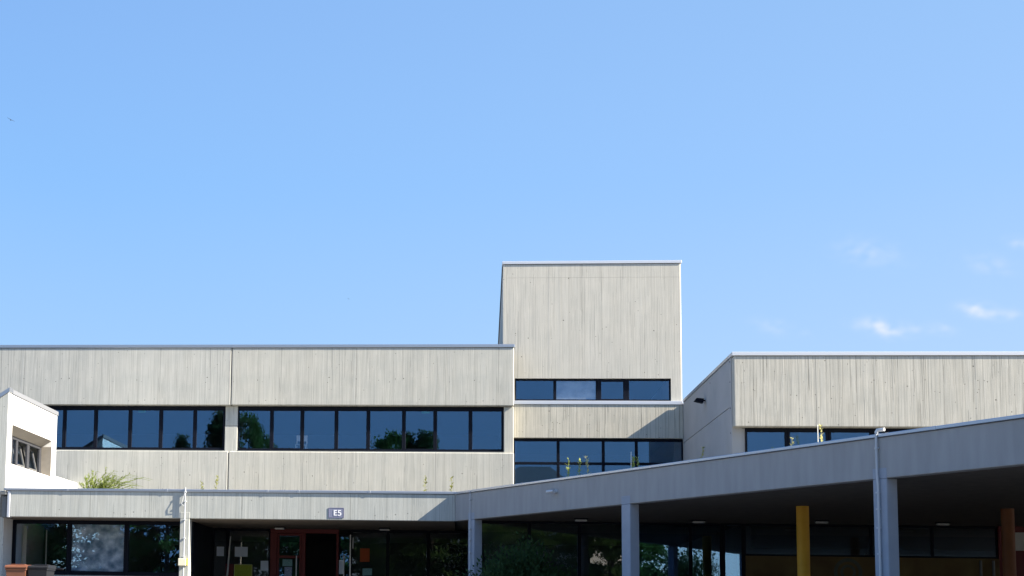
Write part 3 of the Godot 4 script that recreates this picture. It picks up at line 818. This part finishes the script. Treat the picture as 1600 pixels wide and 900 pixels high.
func small_things() -> void:
	# house number sign
	var t := thing("sign", "grey violet plate reading E5 on the canopy fascia", "sign", Vector3(-3.845, 2.80, Z_FASCIA))
	part(t, "plate", box(Vector3(-0.228, -0.147, 0.0), Vector3(0.228, 0.147, 0.008), 0.002), M.sign)
	part(t, "border", ring(-0.234, 0.234, -0.152, 0.152, 0.001, 0.013, 0.024, 0.014, 0.014, 0.014), M.sign_edge)
	var tm := TextMesh.new()
	tm.text = "E5"
	var font := SystemFont.new()
	font.font_names = PackedStringArray(["Droid Sans"])
	font.font_weight = 700
	tm.font = font
	tm.font_size = 64
	tm.pixel_size = 0.0037
	tm.depth = 0.006
	var tx := part(t, "lettering", tm, M.letter)
	tx.position = Vector3(0.035, -0.005, 0.012)

	# flood lamp on the shaded side wall of the right wing
	t = thing("flood_lamp", "small dark flood lamp on the shaded side wall", "lamp", Vector3(7.90, 6.97, -51.3))
	part(t, "bracket", box(Vector3(-0.10, -0.02, -0.05), Vector3(0.0, 0.02, 0.05), 0.004), M.frame)
	var st := start()
	sweep(st, PackedVector2Array([Vector2(-0.36, -0.02), Vector2(-0.08, -0.09), Vector2(-0.06, 0.05), Vector2(-0.30, 0.07)]), Vector3(0, 0, -0.16), Vector3.RIGHT, Vector3.UP, Vector3(0, 0, 0.32))
	part(t, "head", done(st), M.frame)

	# camera on the walkway fascia
	var u := Vector3(0.4685, 0, 0.8835)
	var n := Vector3(-0.8835, 0, 0.4685)
	var at := Vector3(-0.27, 3.10, -46.0) + u * 5.75
	t = thing("security_camera", "small grey tube-shaped camera fixed to the walkway fascia", "camera", at)
	part(t, "mount", tube_mesh([n * 0.0, n * 0.06], 0.06, 0.05, 12), M.conduit)
	part(t, "body", tube_mesh([n * 0.12 + u * 0.05, n * 0.16 - u * 0.22], 0.045, 0.045, 12), M.conduit)
	part(t, "lens", tube_mesh([n * 0.16 - u * 0.221, n * 0.163 - u * 0.235], 0.035, 0.035, 12), M.frame)

	# conduits
	var z := Z_FASCIA
	t = thing("conduit", "pale cable pipe running down the sunlit entrance column", "pipe", Vector3(-8.46, 0, z))
	part(t, "pipe", tube_mesh([Vector3(0, 0.0, 0.055), Vector3(0, 3.52, 0.055)], 0.02, 0.02, 10), M.conduit)
	for y in [3.36, 3.08, 2.52, 1.96, 1.40, 0.7]:
		part(t, "clip", box(Vector3(-0.035, y, 0.006), Vector3(0.035, y + 0.035, 0.085), 0.004), M.conduit)
	part(t, "cable", tube_mesh([Vector3(0.0, 3.40, 0.075), Vector3(-0.05, 3.2, 0.10), Vector3(-0.10, 3.02, 0.09), Vector3(-0.04, 2.96, 0.07), Vector3(0.0, 2.95, 0.056)], 0.008, 0.008, 6), M.conduit)
	t = thing("junction_box", "cream junction box with yellow side on the sunlit column", "box", Vector3(-8.49, 1.255, z + 0.006))
	part(t, "housing", box(Vector3(-0.125, -0.11, 0), Vector3(0.115, 0.11, 0.12), 0.012), M.box_cream)
	part(t, "side_plate", box(Vector3(0.117, -0.10, 0.0), Vector3(0.15, 0.11, 0.09), 0.006), M.box_yellow)

	for c in [[17.57, "pale pipe with bent white top on the near walkway column"], [1.02, "thin cable pipe on the far walkway column beside the entrance"]]:
		var near: bool = c[0] > 10.0
		t = thing("conduit", c[1], "pipe", Vector3(-0.27, 0, -46.0) + u * c[0])
		t.rotation.y = -atan2(0.8835, 0.4685)
		var r := 0.024 if near else 0.012
		var pts := [Vector3(0, 0, 0.05), Vector3(0, 3.30, 0.05), Vector3(0, 3.44, 0.05)]
		if near:
			pts = [Vector3(0.02, 0, 0.05), Vector3(0.02, 2.4, 0.05), Vector3(0, 2.7, 0.05), Vector3(0, 3.38, 0.05), Vector3(0, 3.46, 0.052), Vector3(0.03, 3.51, 0.04), Vector3(0.12, 3.52, 0.0)]
		part(t, "pipe", tube_mesh(pts, r, r, 10), M.conduit)
		for y in [3.16, 2.30, 1.98, 1.62, 1.12, 0.5]:
			part(t, "clip", box(Vector3(-0.03, y, 0.007), Vector3(0.035, y + 0.03, 0.08), 0.004), M.conduit)
		if near:
			part(t, "bend", tube_mesh([Vector3(0.0, 3.47, 0.052), Vector3(0.03, 3.525, 0.04), Vector3(0.16, 3.53, -0.01)], 0.034, 0.034, 10), M.plastic_white)

	# lightning rod on the right roof
	t = thing("lightning_rod", "thin pale rod standing on the roof before the right windows", "rod", Vector3(10.08, 3.36, -45.0))
	part(t, "rod", tube_mesh([Vector3(0, 0, 0), Vector3(0, 2.05, 0)], 0.014, 0.012, 6), M.plastic_white)
	part(t, "foot", box(Vector3(-0.12, 0, -0.12), Vector3(0.12, 0.06, 0.12), 0.01), M.side)

	# pale board at the right edge
	t = thing("notice_board", "pale board hanging behind the orange round column", "board", Vector3(13.6, 1.82, -38.9))
	part(t, "board", box(Vector3(-0.36, -0.22, -0.02), Vector3(0.55, 0.22, 0.02), 0.006), M.curtain)
	part(t, "hanger", box(Vector3(-0.30, 0.222, -0.01), Vector3(-0.28, 0.768, 0.01), 0.0), M.frame)
	part(t, "hanger", box(Vector3(0.45, 0.222, -0.01), Vector3(0.47, 0.768, 0.01), 0.0), M.frame)

	# green exit signs behind the upper windows
	for s in [[-12.15, "small green exit sign behind the third window left of the pier"], [-1.45, "small green exit sign behind the third window from the right end"]]:
		t = thing("exit_sign", s[1], "sign", Vector3(s[0], 7.27, -56.55), "green exit signs behind the upper windows")
		part(t, "plate", box(Vector3(-0.15, -0.08, -0.02), Vector3(0.15, 0.06, 0.02), 0.004), M.green_sign)
		part(t, "hanger", box(Vector3(-0.02, 0.061, -0.01), Vector3(0.02, 0.179, 0.01), 0.0), M.frame)

	# curtain and slats inside the bay
	t = thing("curtain", "pale curtain strip hanging inside the left bay window", "curtain", Vector3(-14.16, 0, -48.15))
	st = start()
	var left := []
	for k in 9:
		left.append(Vector2(0.02 * k, 0.02 * (k % 2)))
	for k in 8:
		for y in [[1.0, 2.4]]:
			face(st, [Vector3(left[k].x, y[0], left[k].y), Vector3(left[k + 1].x, y[0], left[k + 1].y), Vector3(left[k + 1].x * 0.6 + 0.07, y[1], left[k + 1].y), Vector3(left[k].x * 0.6 + 0.07, y[1], left[k].y)], Vector3(0, 0, 1))
	part(t, "cloth", done(st), M.curtain)
	for s in [[-13.35, -13.36, 0.014, "thin pale upright rod behind the left bay window"], [-12.72, -12.62, 0.018, "thin slanting pale rod behind the left bay window"]]:
		var o := part(self, "rod", tube_mesh([Vector3(s[0], 0.02, -48.2), Vector3(s[1], 2.3, -48.2)], s[2], s[2], 6), M.curtain)
		meta(o, s[3], "rod")

	# chair standing on a table behind the long ribbon window
	t = thing("table", "table behind the second window right of the pier", "table", Vector3(-6.30, 4.9, -57.6))
	part(t, "table_top", box(Vector3(-0.7, 0.70, -0.35), Vector3(0.7, 0.74, 0.35), 0.006), M.curtain)
	for x in [-0.62, 0.62]:
		for zz in [-0.28, 0.28]:
			part(t, "leg", box(Vector3(x - 0.02, 0, zz - 0.02), Vector3(x + 0.02, 0.70, zz + 0.02), 0.0), M.steel)
	t = thing("chair", "pale chair standing on a table behind the ribbon window", "chair", Vector3(-6.18, 5.64, -57.6))
	part(t, "seat", box(Vector3(-0.21, 0.43, -0.2), Vector3(0.21, 0.46, 0.2), 0.01), M.conduit)
	part(t, "backrest", box(Vector3(-0.21, 0.62, -0.22), Vector3(0.21, 0.85, -0.20), 0.008), M.conduit)
	for x in [-0.19, 0.19]:
		for zz in [-0.21, 0.18]:
			part(t, "leg", box(Vector3(x - 0.015, 0, zz - 0.015), Vector3(x + 0.015, 0.43 if zz > 0 else 0.84, zz + 0.015), 0.0), M.plastic_white)

	bins()
	birds()

func bins() -> void:
	for b in [[-13.49, -45.62, 0.06, "bin_brown", "brown wheelie bin beside the white annex wall"], [-12.79, -45.70, -0.10, "bin_black", "black wheelie bin right beside the brown one"]]:
		var t := thing("wheelie_bin", b[4], "bin", Vector3(b[0], 0, b[1]), "wheelie bins under the left bay window")
		t.rotation.y = b[2]
		var m: Material = M[b[3]]
		# tapered body
		var st := start()
		var lo := [Vector3(-0.24, 0.04, -0.25), Vector3(0.24, 0.04, -0.25), Vector3(0.24, 0.04, 0.22), Vector3(-0.24, 0.04, 0.22)]
		var hi := [Vector3(-0.30, 0.97, -0.33), Vector3(0.30, 0.97, -0.33), Vector3(0.30, 0.97, 0.33), Vector3(-0.30, 0.97, 0.33)]
		for k in 4:
			var j := (k + 1) % 4
			face(st, [lo[k], lo[j], hi[j], hi[k]], (lo[k] + lo[j]) / 2.0 - Vector3(0, 0.04, 0))
		face(st, lo, Vector3.DOWN)
		face(st, hi, Vector3.UP)
		part(t, "body", done(st), m)
		part(t, "rim", ring(-0.325, 0.325, 0.93, 0.985, -0.345, 0.345, 0.05, 0.05, 0.02, 0.02), m)
		# lid: a shallow crowned slab, higher at the hinge
		st = start()
		sweep(st, PackedVector2Array([Vector2(-0.37, 0.99), Vector2(0.36, 0.99), Vector2(0.365, 1.03), Vector2(0.25, 1.075), Vector2(-0.25, 1.105), Vector2(-0.37, 1.08)]), Vector3(-0.335, 0, 0), Vector3.BACK, Vector3.UP, Vector3(0.67, 0, 0))
		var lid := part(t, "lid", done(st), m)
		part(lid, "rib", box(Vector3(-0.22, 1.09, -0.2), Vector3(0.22, 1.115, 0.1), 0.01), m)
		part(lid, "hinge_bar", tube_mesh([Vector3(-0.30, 1.05, -0.40), Vector3(0.30, 1.05, -0.40)], 0.022, 0.022, 8), m)
		for x in [-0.30, 0.30]:
			part(t, "wheel", tube_mesh([Vector3(x - 0.03, 0.1, -0.27), Vector3(x + 0.03, 0.1, -0.27)], 0.1, 0.1, 16), M.bin_black)

func birds() -> void:
	for b in [[Vector3(-18.78, 19.85, -60.0), 1.0, "small dark bird gliding at the upper left of the sky"], [Vector3(-6.95, 18.40, -90.0), 0.55, "tiny dark speck of a bird above the long wing"]]:
		var t := thing("bird", b[2], "bird", b[0])
		t.rotation = Vector3(0.2, 0.3, -0.42)
		t.scale = Vector3.ONE * b[1]
		part(t, "body", tube_mesh([Vector3(0, 0, -0.10), Vector3(0, 0, 0.0), Vector3(0, 0, 0.10)], 0.025, 0.012, 8), M.bin_black)
		for s in [-1.0, 1.0]:
			var st := start()
			sweep(st, PackedVector2Array([Vector2(0, -0.04), Vector2(0.08, -0.055), Vector2(0.17, 0.01), Vector2(0.07, 0.03), Vector2(0, 0.04)]), Vector3(0, 0.0, 0), Vector3(s, 0.10, 0), Vector3.BACK, Vector3(0, 0.006, 0))
			part(t, "wing", done(st), M.bin_black)

# ---------------------------------------------------------------- plants
func leaf(st: SurfaceTool, p: Vector3, d: Vector3, side: Vector3, l: float, w: float) -> void:
	var n := d.cross(side)
	var q := [p, p + d * l * 0.45 + side * w, p + d * l - n * l * 0.12, p + d * l * 0.45 - side * w]
	face(st, q, n)

func rand_dir(r: RandomNumberGenerator) -> Vector3:
	var z := r.randf_range(-1, 1)
	var a := r.randf() * TAU
	var s := sqrt(1 - z * z)
	return Vector3(cos(a) * s, z, sin(a) * s)

func bush(called: String, label: String, at: Vector3, r: Vector3, m: String, leaves: int, size: float, s: int, group := "") -> void:
	var g := RandomNumberGenerator.new()
	g.seed = s
	var t := thing(called, label, "shrub", at, group)
	var st := start()
	var tips := []
	for k in 26:
		var d := rand_dir(g)
		d.y = absf(d.y) * 0.9 + 0.15
		d = d.normalized()
		var e := Vector3(d.x * r.x, d.y * r.y, d.z * r.z) * g.randf_range(0.75, 1.12)
		tips.append(e)
		tube(st, [Vector3(g.randf_range(-0.15, 0.15), 0, g.randf_range(-0.15, 0.15)), e * 0.5 + Vector3(0, 0.1, 0), e], 0.022, 0.006, 5, false)
	part(t, "stems", done(st), M.bark)
	st = start()
	var per := leaves / tips.size()
	for e in tips:
		for k in per:
			var f := g.randf_range(0.3, 1.05)
			var p: Vector3 = e * f + rand_dir(g) * g.randf() * (0.16 + 0.26 * f) * r.x
			p.y = maxf(p.y, 0.05)
			var d := (rand_dir(g) + (e as Vector3).normalized() * 0.9 + Vector3(0, 0.35, 0)).normalized()
			var side := d.cross(rand_dir(g)).normalized()
			leaf(st, p, d, side, size * g.randf_range(0.7, 1.4), size * 0.22)
	# upright shoots
	for k in 14:
		var e: Vector3 = tips[k % tips.size()]
		var p: Vector3 = e * 0.95
		for j in 12:
			var d := (Vector3(g.randf_range(-1, 1), 0.8, g.randf_range(-1, 1))).normalized()
			leaf(st, p + Vector3(0, j * 0.03, 0), d, d.cross(Vector3(0.3, 1, 0.2)).normalized(), size * 0.9, size * 0.15)
	part(t, "foliage", done(st), M[m])

func weed(label: String, at: Vector3, h: float, kind: int, s: int, group: String) -> void:
	var g := RandomNumberGenerator.new()
	g.seed = s
	var t := thing("weed", label, "plant", at, group)
	var st := start()
	var lean := Vector3(g.randf_range(-0.12, 0.12), 1, g.randf_range(-0.05, 0.05)) * h
	tube(st, [Vector3.ZERO, lean * 0.5 + Vector3(0.01, 0, 0), lean], 0.012, 0.005, 5)
	part(t, "stem", done(st), [M.leaf_light, M.leaf_dry, M.leaf_stalk][kind])
	st = start()
	var n := int(h * 40)
	for k in n:
		var f := g.randf_range(0.1, 1.0)
		var a := g.randf() * TAU
		var d := Vector3(cos(a), g.randf_range(0.4, 1.2), sin(a)).normalized()
		leaf(st, lean * f, d, d.cross(Vector3(0.2, 1, 0.1)).normalized(), g.randf_range(0.07, 0.19) * (1.2 - 0.5 * f), 0.028)
	part(t, "leaves", done(st), [M.leaf_light, M.leaf_dry, M.leaf_stalk][kind])

func plants() -> void:
	bush("shrub", "dark green shrub in the shade before the far walkway column", Vector3(1.35, 0, -42.4), Vector3(1.35, 1.62, 1.1), "leaf_dark", 15000, 0.13, 5)
	bush("shrub", "tall shrub on the forecourt mirrored in the walkway glass", Vector3(9.9, 0, -20.2), Vector3(1.7, 2.75, 1.4), "leaf_dark", 9000, 0.18, 6)
	# arching broom-like bush on the roof
	var g := RandomNumberGenerator.new()
	g.seed = 9
	var t := thing("roof_bush", "wispy yellow-green bush on the low roof at the left", "shrub", Vector3(-13.25, 3.36, -54.4))
	var st := start()
	var lv := start()
	for k in 120:
		var a := g.randf_range(-0.9, 1.0)
		var l := (g.randf_range(0.7, 1.3) if k % 3 else g.randf_range(1.3, 1.75)) * (1.0 - 0.2 * absf(a))
		var p0 := Vector3(g.randf_range(-0.35, 0.45), 0, g.randf_range(-0.25, 0.25))
		var p1 := p0 + Vector3(a * 0.32, 0.62, g.randf_range(-0.2, 0.2)) * l
		var p2 := p1 + Vector3(a * 0.55 + 0.18, 0.30 - absf(a) * 0.12, g.randf_range(-0.2, 0.2)) * l
		var p3 := p2 + Vector3(a * 0.22 + 0.08, -0.02 - 0.05 * absf(a), 0) * l
		tube(st, [p0, p1, p2, p3], 0.011, 0.004, 4, false)
		for j in 26:
			var f := g.randf_range(0.25, 1.0)
			var p := p0.lerp(p1, f * 2.0) if f < 0.5 else p1.lerp(p2, f * 2.0 - 1.0)
			var d := (p2 - p1).normalized() + rand_dir(g) * 0.7
			leaf(lv, p, d.normalized(), d.cross(Vector3(0.1, 1, 0.4)).normalized(), g.randf_range(0.06, 0.13), 0.018)
	part(t, "twigs", done(st), M.leaf_roof)
	part(t, "leaves", done(lv), M.leaf_roof)
	var rows := [
		[3.31, -50.0, 1.46, 0, "tall pale weed on the walkway roof, leftmost of three before the tall windows"], [3.62, -50.0, 1.42, 0, "bushy pale weed on the walkway roof, middle of three before the tall windows"], [4.05, -50.0, 1.50, 1, "slim pale weed on the walkway roof, rightmost of three before the tall windows"],
		[5.25, -50.2, 1.50, 0, "short weed on the walkway roof left of the white stake"], [5.46, -50.0, 1.52, 0, "leafy weed on the walkway roof right beside the white stake"], [5.68, -50.1, 1.50, 0, "spreading weed at the right end of the clump by the white stake"],
		[7.42, -50.0, 1.86, 1, "pale weed on the walkway roof before the shaded side wall"], [9.30, -47.0 + 2.0, 1.62, 1, "dry grass stalk before the first right-hand window"], [10.22, -44.9, 1.93, 1, "yellow seed head beside the thin pale rod"],
		[-8.75, -53.0, 1.15, 2, "tall green stalk on the low roof near the wall joint"], [-9.14, -53.0, 0.92, 2, "short green stalk on the low roof left of the tall one"], [-1.41, -53.0, 1.20, 2, "tall thin stalk on the low roof toward the right end"], [-0.48, -53.0, 1.15, 2, "thin stalk on the low roof nearest the walkway corner"],
	]
	for k in rows.size():
		var r: Array = rows[k]
		weed(r[4], Vector3(r[0], 3.345, r[1]), r[2] + (0.08 if r[0] > 2.0 else 0.0), r[3], 40 + k, "weeds on the flat roofs")
	var stake := part(self, "stake", tube_mesh([Vector3(5.33, 3.34, -50), Vector3(5.34, 5.12, -50)], 0.018, 0.014, 6), M.plastic_white)
	meta(stake, "thin white stake on the walkway roof among weeds", "stake")
	var tufts := [[-6.6, "dry grass tuft on the low roof, first right of the wall joint"], [-3.3, "dry grass tuft on the low roof behind the E5 sign"], [-11.0, "dry grass tuft on the low roof right of the wispy bush"], [0.9, "dry grass tuft on the low roof at the long wing's right corner"]]
	for e in tufts:
		var gr := thing("grass_tuft", e[1], "plant", Vector3(e[0], 3.345, -53.2), "dry grass tufts on the low roof")
		st = start()
		for j in 40:
			var d := Vector3(g.randf_range(-0.6, 0.6), 1, g.randf_range(-0.4, 0.4)).normalized()
			leaf(st, Vector3(g.randf_range(-0.5, 0.5), 0, 0), d, d.cross(Vector3.BACK).normalized(), g.randf_range(0.45, 0.80), 0.008)
		part(gr, "blades", done(st), M.leaf_dry)

func crown_mesh(kind: int, s: int, leaves: int) -> ArrayMesh:
	# unit crown: height 1 above its base, radius about 0.3
	var g := RandomNumberGenerator.new()
	g.seed = s
	var st := start()
	var clumps := []
	for k in 110:
		var y := g.randf()
		var r := 0.0
		if kind == 0:
			r = (1.0 - y) * 0.26 + 0.01
		else:
			r = sqrt(maxf(0.0, 1.0 - pow(2.0 * y - 1.0, 2.0))) * 0.32
		var a := g.randf() * TAU
		var q := r * sqrt(g.randf_range(0.25, 1.0))
		clumps.append(Vector3(cos(a) * q, y, sin(a) * q))
	for k in leaves:
		var c: Vector3 = clumps[k % clumps.size()]
		var spread := 0.05 if kind == 0 else 0.075
		var p := c + rand_dir(g) * g.randf() * spread * Vector3(1.2, 0.7, 1.2)
		if kind == 0:
			p.y -= Vector2(c.x, c.z).length() * 0.25
		var d := rand_dir(g)
		leaf(st, p, d, d.cross(rand_dir(g)).normalized(), g.randf_range(0.014, 0.03), 0.008)
	return done(st)

# trees and houses behind the photographer, which the window panes mirror
func behind() -> void:
	var crowns := [crown_mesh(0, 3, 11000), crown_mesh(1, 4, 13000), crown_mesh(1, 8, 13000)]
	var rows := [
		[-21.55, 22, 18.7, 0, 1.05, "tall dark spruce across the forecourt, mirrored beside the concrete pier"], [-19.4, 22, 18.6, 1, 0.48, "slim tall leafy tree mirrored in the first pane right of the pier"], [-25.21, 22.5, 16.6, 0, 0.8, "small spruce left of the tall dark spruce"],
		[-17.9, 23, 16.8, 1, 0.42, "low leafy tree right of the slim tall one"], [-6.3, 22, 16.9, 2, 0.62, "round leafy tree mirrored in the fifth pane from the pier"], [-4.9, 22.4, 16.9, 0, 0.7, "small spruce right beside the round leafy tree"], [-3.5, 22, 17.0, 0, 0.9, "pointed spruce mirrored in the sixth pane from the pier"], [-2.95, 23, 16.9, 2, 0.3, "thin leafy tree next to the pointed spruce"],
	]
	for e in [[3.2, 9.0, 7.6], [5.6, 7.4, 7.2], [7.9, 8.6, 7.6], [9.2, 6.2, 7.2], [10.9, 8.4, 6.8], [9.4, 10.4, 7.6]]:
		rows.append([e[0], e[1], e[2], 1, 1.3, "low leafy tree in the group before the white flat-roofed house"])
	for k in 26:
		var x := -66.0 + k * 3.9 + (k * 37 % 5) * 0.5
		if x < 3.0:
			rows.append([x, 15.5 + (k * 53 % 7) * 0.8, 10.6 + (k * 29 % 5) * 0.55, 1 + k % 2, 1.25, "broad leafy tree in the belt behind the viewpoint"])
	for r in rows:
		var t := thing("tree", r[5], "tree", Vector3(r[0], -1.7, r[1]), "trees across the forecourt behind the viewpoint")
		var h: float = r[2]
		var st := start()
		tube(st, [Vector3.ZERO, Vector3(0.1, h * 0.4, 0), Vector3(0, h * 0.85, 0)], 0.28, 0.06, 8)
		for k in 6:
			var a := k * 1.1
			var y := h * (0.3 + 0.08 * k)
			tube(st, [Vector3(0.06, y, 0), Vector3(cos(a) * h * 0.09, y + h * 0.06, sin(a) * h * 0.09), Vector3(cos(a) * h * 0.14, y + h * 0.13, sin(a) * h * 0.14)], 0.08, 0.02, 5, false)
		part(t, "trunk", done(st), M.bark)
		var c := part(t, "crown", crowns[r[3]], M.leaf_dark if r[3] == 0 else M.leaf)
		c.position.y = h * (0.14 if r[2] > 14.0 else 0.03)
		var ch: float = h * (0.86 if r[2] > 14.0 else 0.97)
		c.scale = Vector3(ch * r[4], ch, ch * r[4])
	# houses
	for hs in [[Vector3(7.3, -1.7, 49), 0.0, Vector3(12, 12.6, 9), 4.3, "tile_grey", "house with broad grey hipped roof behind the viewpoint", 1.6], [Vector3(-33.2, -1.7, 27), 0.6, Vector3(5.4, 14.5, 5), 2.3, "tile", "gabled house behind the viewpoint at the left", 0.3]]:
		var t := thing("house", hs[5], "house", hs[0], "houses across the forecourt behind the viewpoint")
		t.rotation.y = hs[1]
		var sz: Vector3 = hs[2]
		part(t, "wall", box(Vector3(-sz.x / 2, 0, -sz.z / 2), Vector3(sz.x / 2, sz.y, sz.z / 2), 0.02), M.render_wall)
		var e := 0.5
		var a := [Vector3(-sz.x / 2 - e, sz.y, -sz.z / 2 - e), Vector3(sz.x / 2 + e, sz.y, -sz.z / 2 - e), Vector3(sz.x / 2 + e, sz.y, sz.z / 2 + e), Vector3(-sz.x / 2 - e, sz.y, sz.z / 2 + e)]
		var r0 := Vector3(-hs[6], sz.y + hs[3], 0)
		var r1 := Vector3(hs[6], sz.y + hs[3], 0)
		var st := start()
		face(st, [a[0], a[1], r1, r0], Vector3(0, 1, -1)); face(st, [a[3], a[2], r1, r0], Vector3(0, 1, 1))
		face(st, [a[0], a[3], r0], Vector3(-1, 1, 0)); face(st, [a[1], a[2], r1], Vector3(1, 1, 0))
		face(st, a, Vector3.DOWN)
		part(t, "roof", done(st), M[hs[4]])
		for x in [-3.0, 0.0, 3.0]:
			for y in [2.0, 5.2, 8.4]:
				part(t, "window", box(Vector3(x - 0.6, y, -sz.z / 2 - 0.03), Vector3(x + 0.6, y + 1.4, -sz.z / 2 - 0.005), 0.004), M.frame)
	var b := thing("house", "white flat-roofed house turned to the sun behind the viewpoint", "house", Vector3(10.5, -1.7, 24), "houses across the forecourt behind the viewpoint")
	b.rotation.y = -0.72
	part(b, "wall", box(Vector3(-9, 0, -6), Vector3(9, 7.5, 6), 0.03), M.render_wall)
	part(b, "roof", box(Vector3(-9.3, 7.51, -6.3), Vector3(9.3, 7.8, 6.3), 0.03), M.tile_grey)
	for x in [-7.5, -4.5]:
		part(b, "window", box(Vector3(x - 0.6, 1.2, -6.03), Vector3(x + 0.6, 2.6, -6.005), 0.004), M.frame)

func grounds() -> void:
	var st := start()
	face(st, [Vector3(-1800, -1.7, -1800), Vector3(1800, -1.7, -1800), Vector3(1800, -1.7, 1800), Vector3(-1800, -1.7, 1800)], Vector3.UP)
	structure("ground", done(st), M.ground)
	structure("terrace", box(Vector3(-70, -1.69, -80), Vector3(70, 0, -14), 0.01), M.paving)
	st = start()
	for k in 9:
		cbox(st, Vector3(-30, -1.69, -14.0 + 0.34 * k), Vector3(30, -0.17 * (k + 1), -14.0 + 0.34 * (k + 1)), 0.008)
	structure("steps", done(st), M.paving)

func _ready() -> void:
	rng.seed = 1
	camera_and_light()
	materials()
	grounds()
	left_wing()
	tower_and_middle()
	right_wing()
	annex()
	canopies()
	ground_floor()
	notices()
	lamps()
	small_things()
	plants()
	behind()
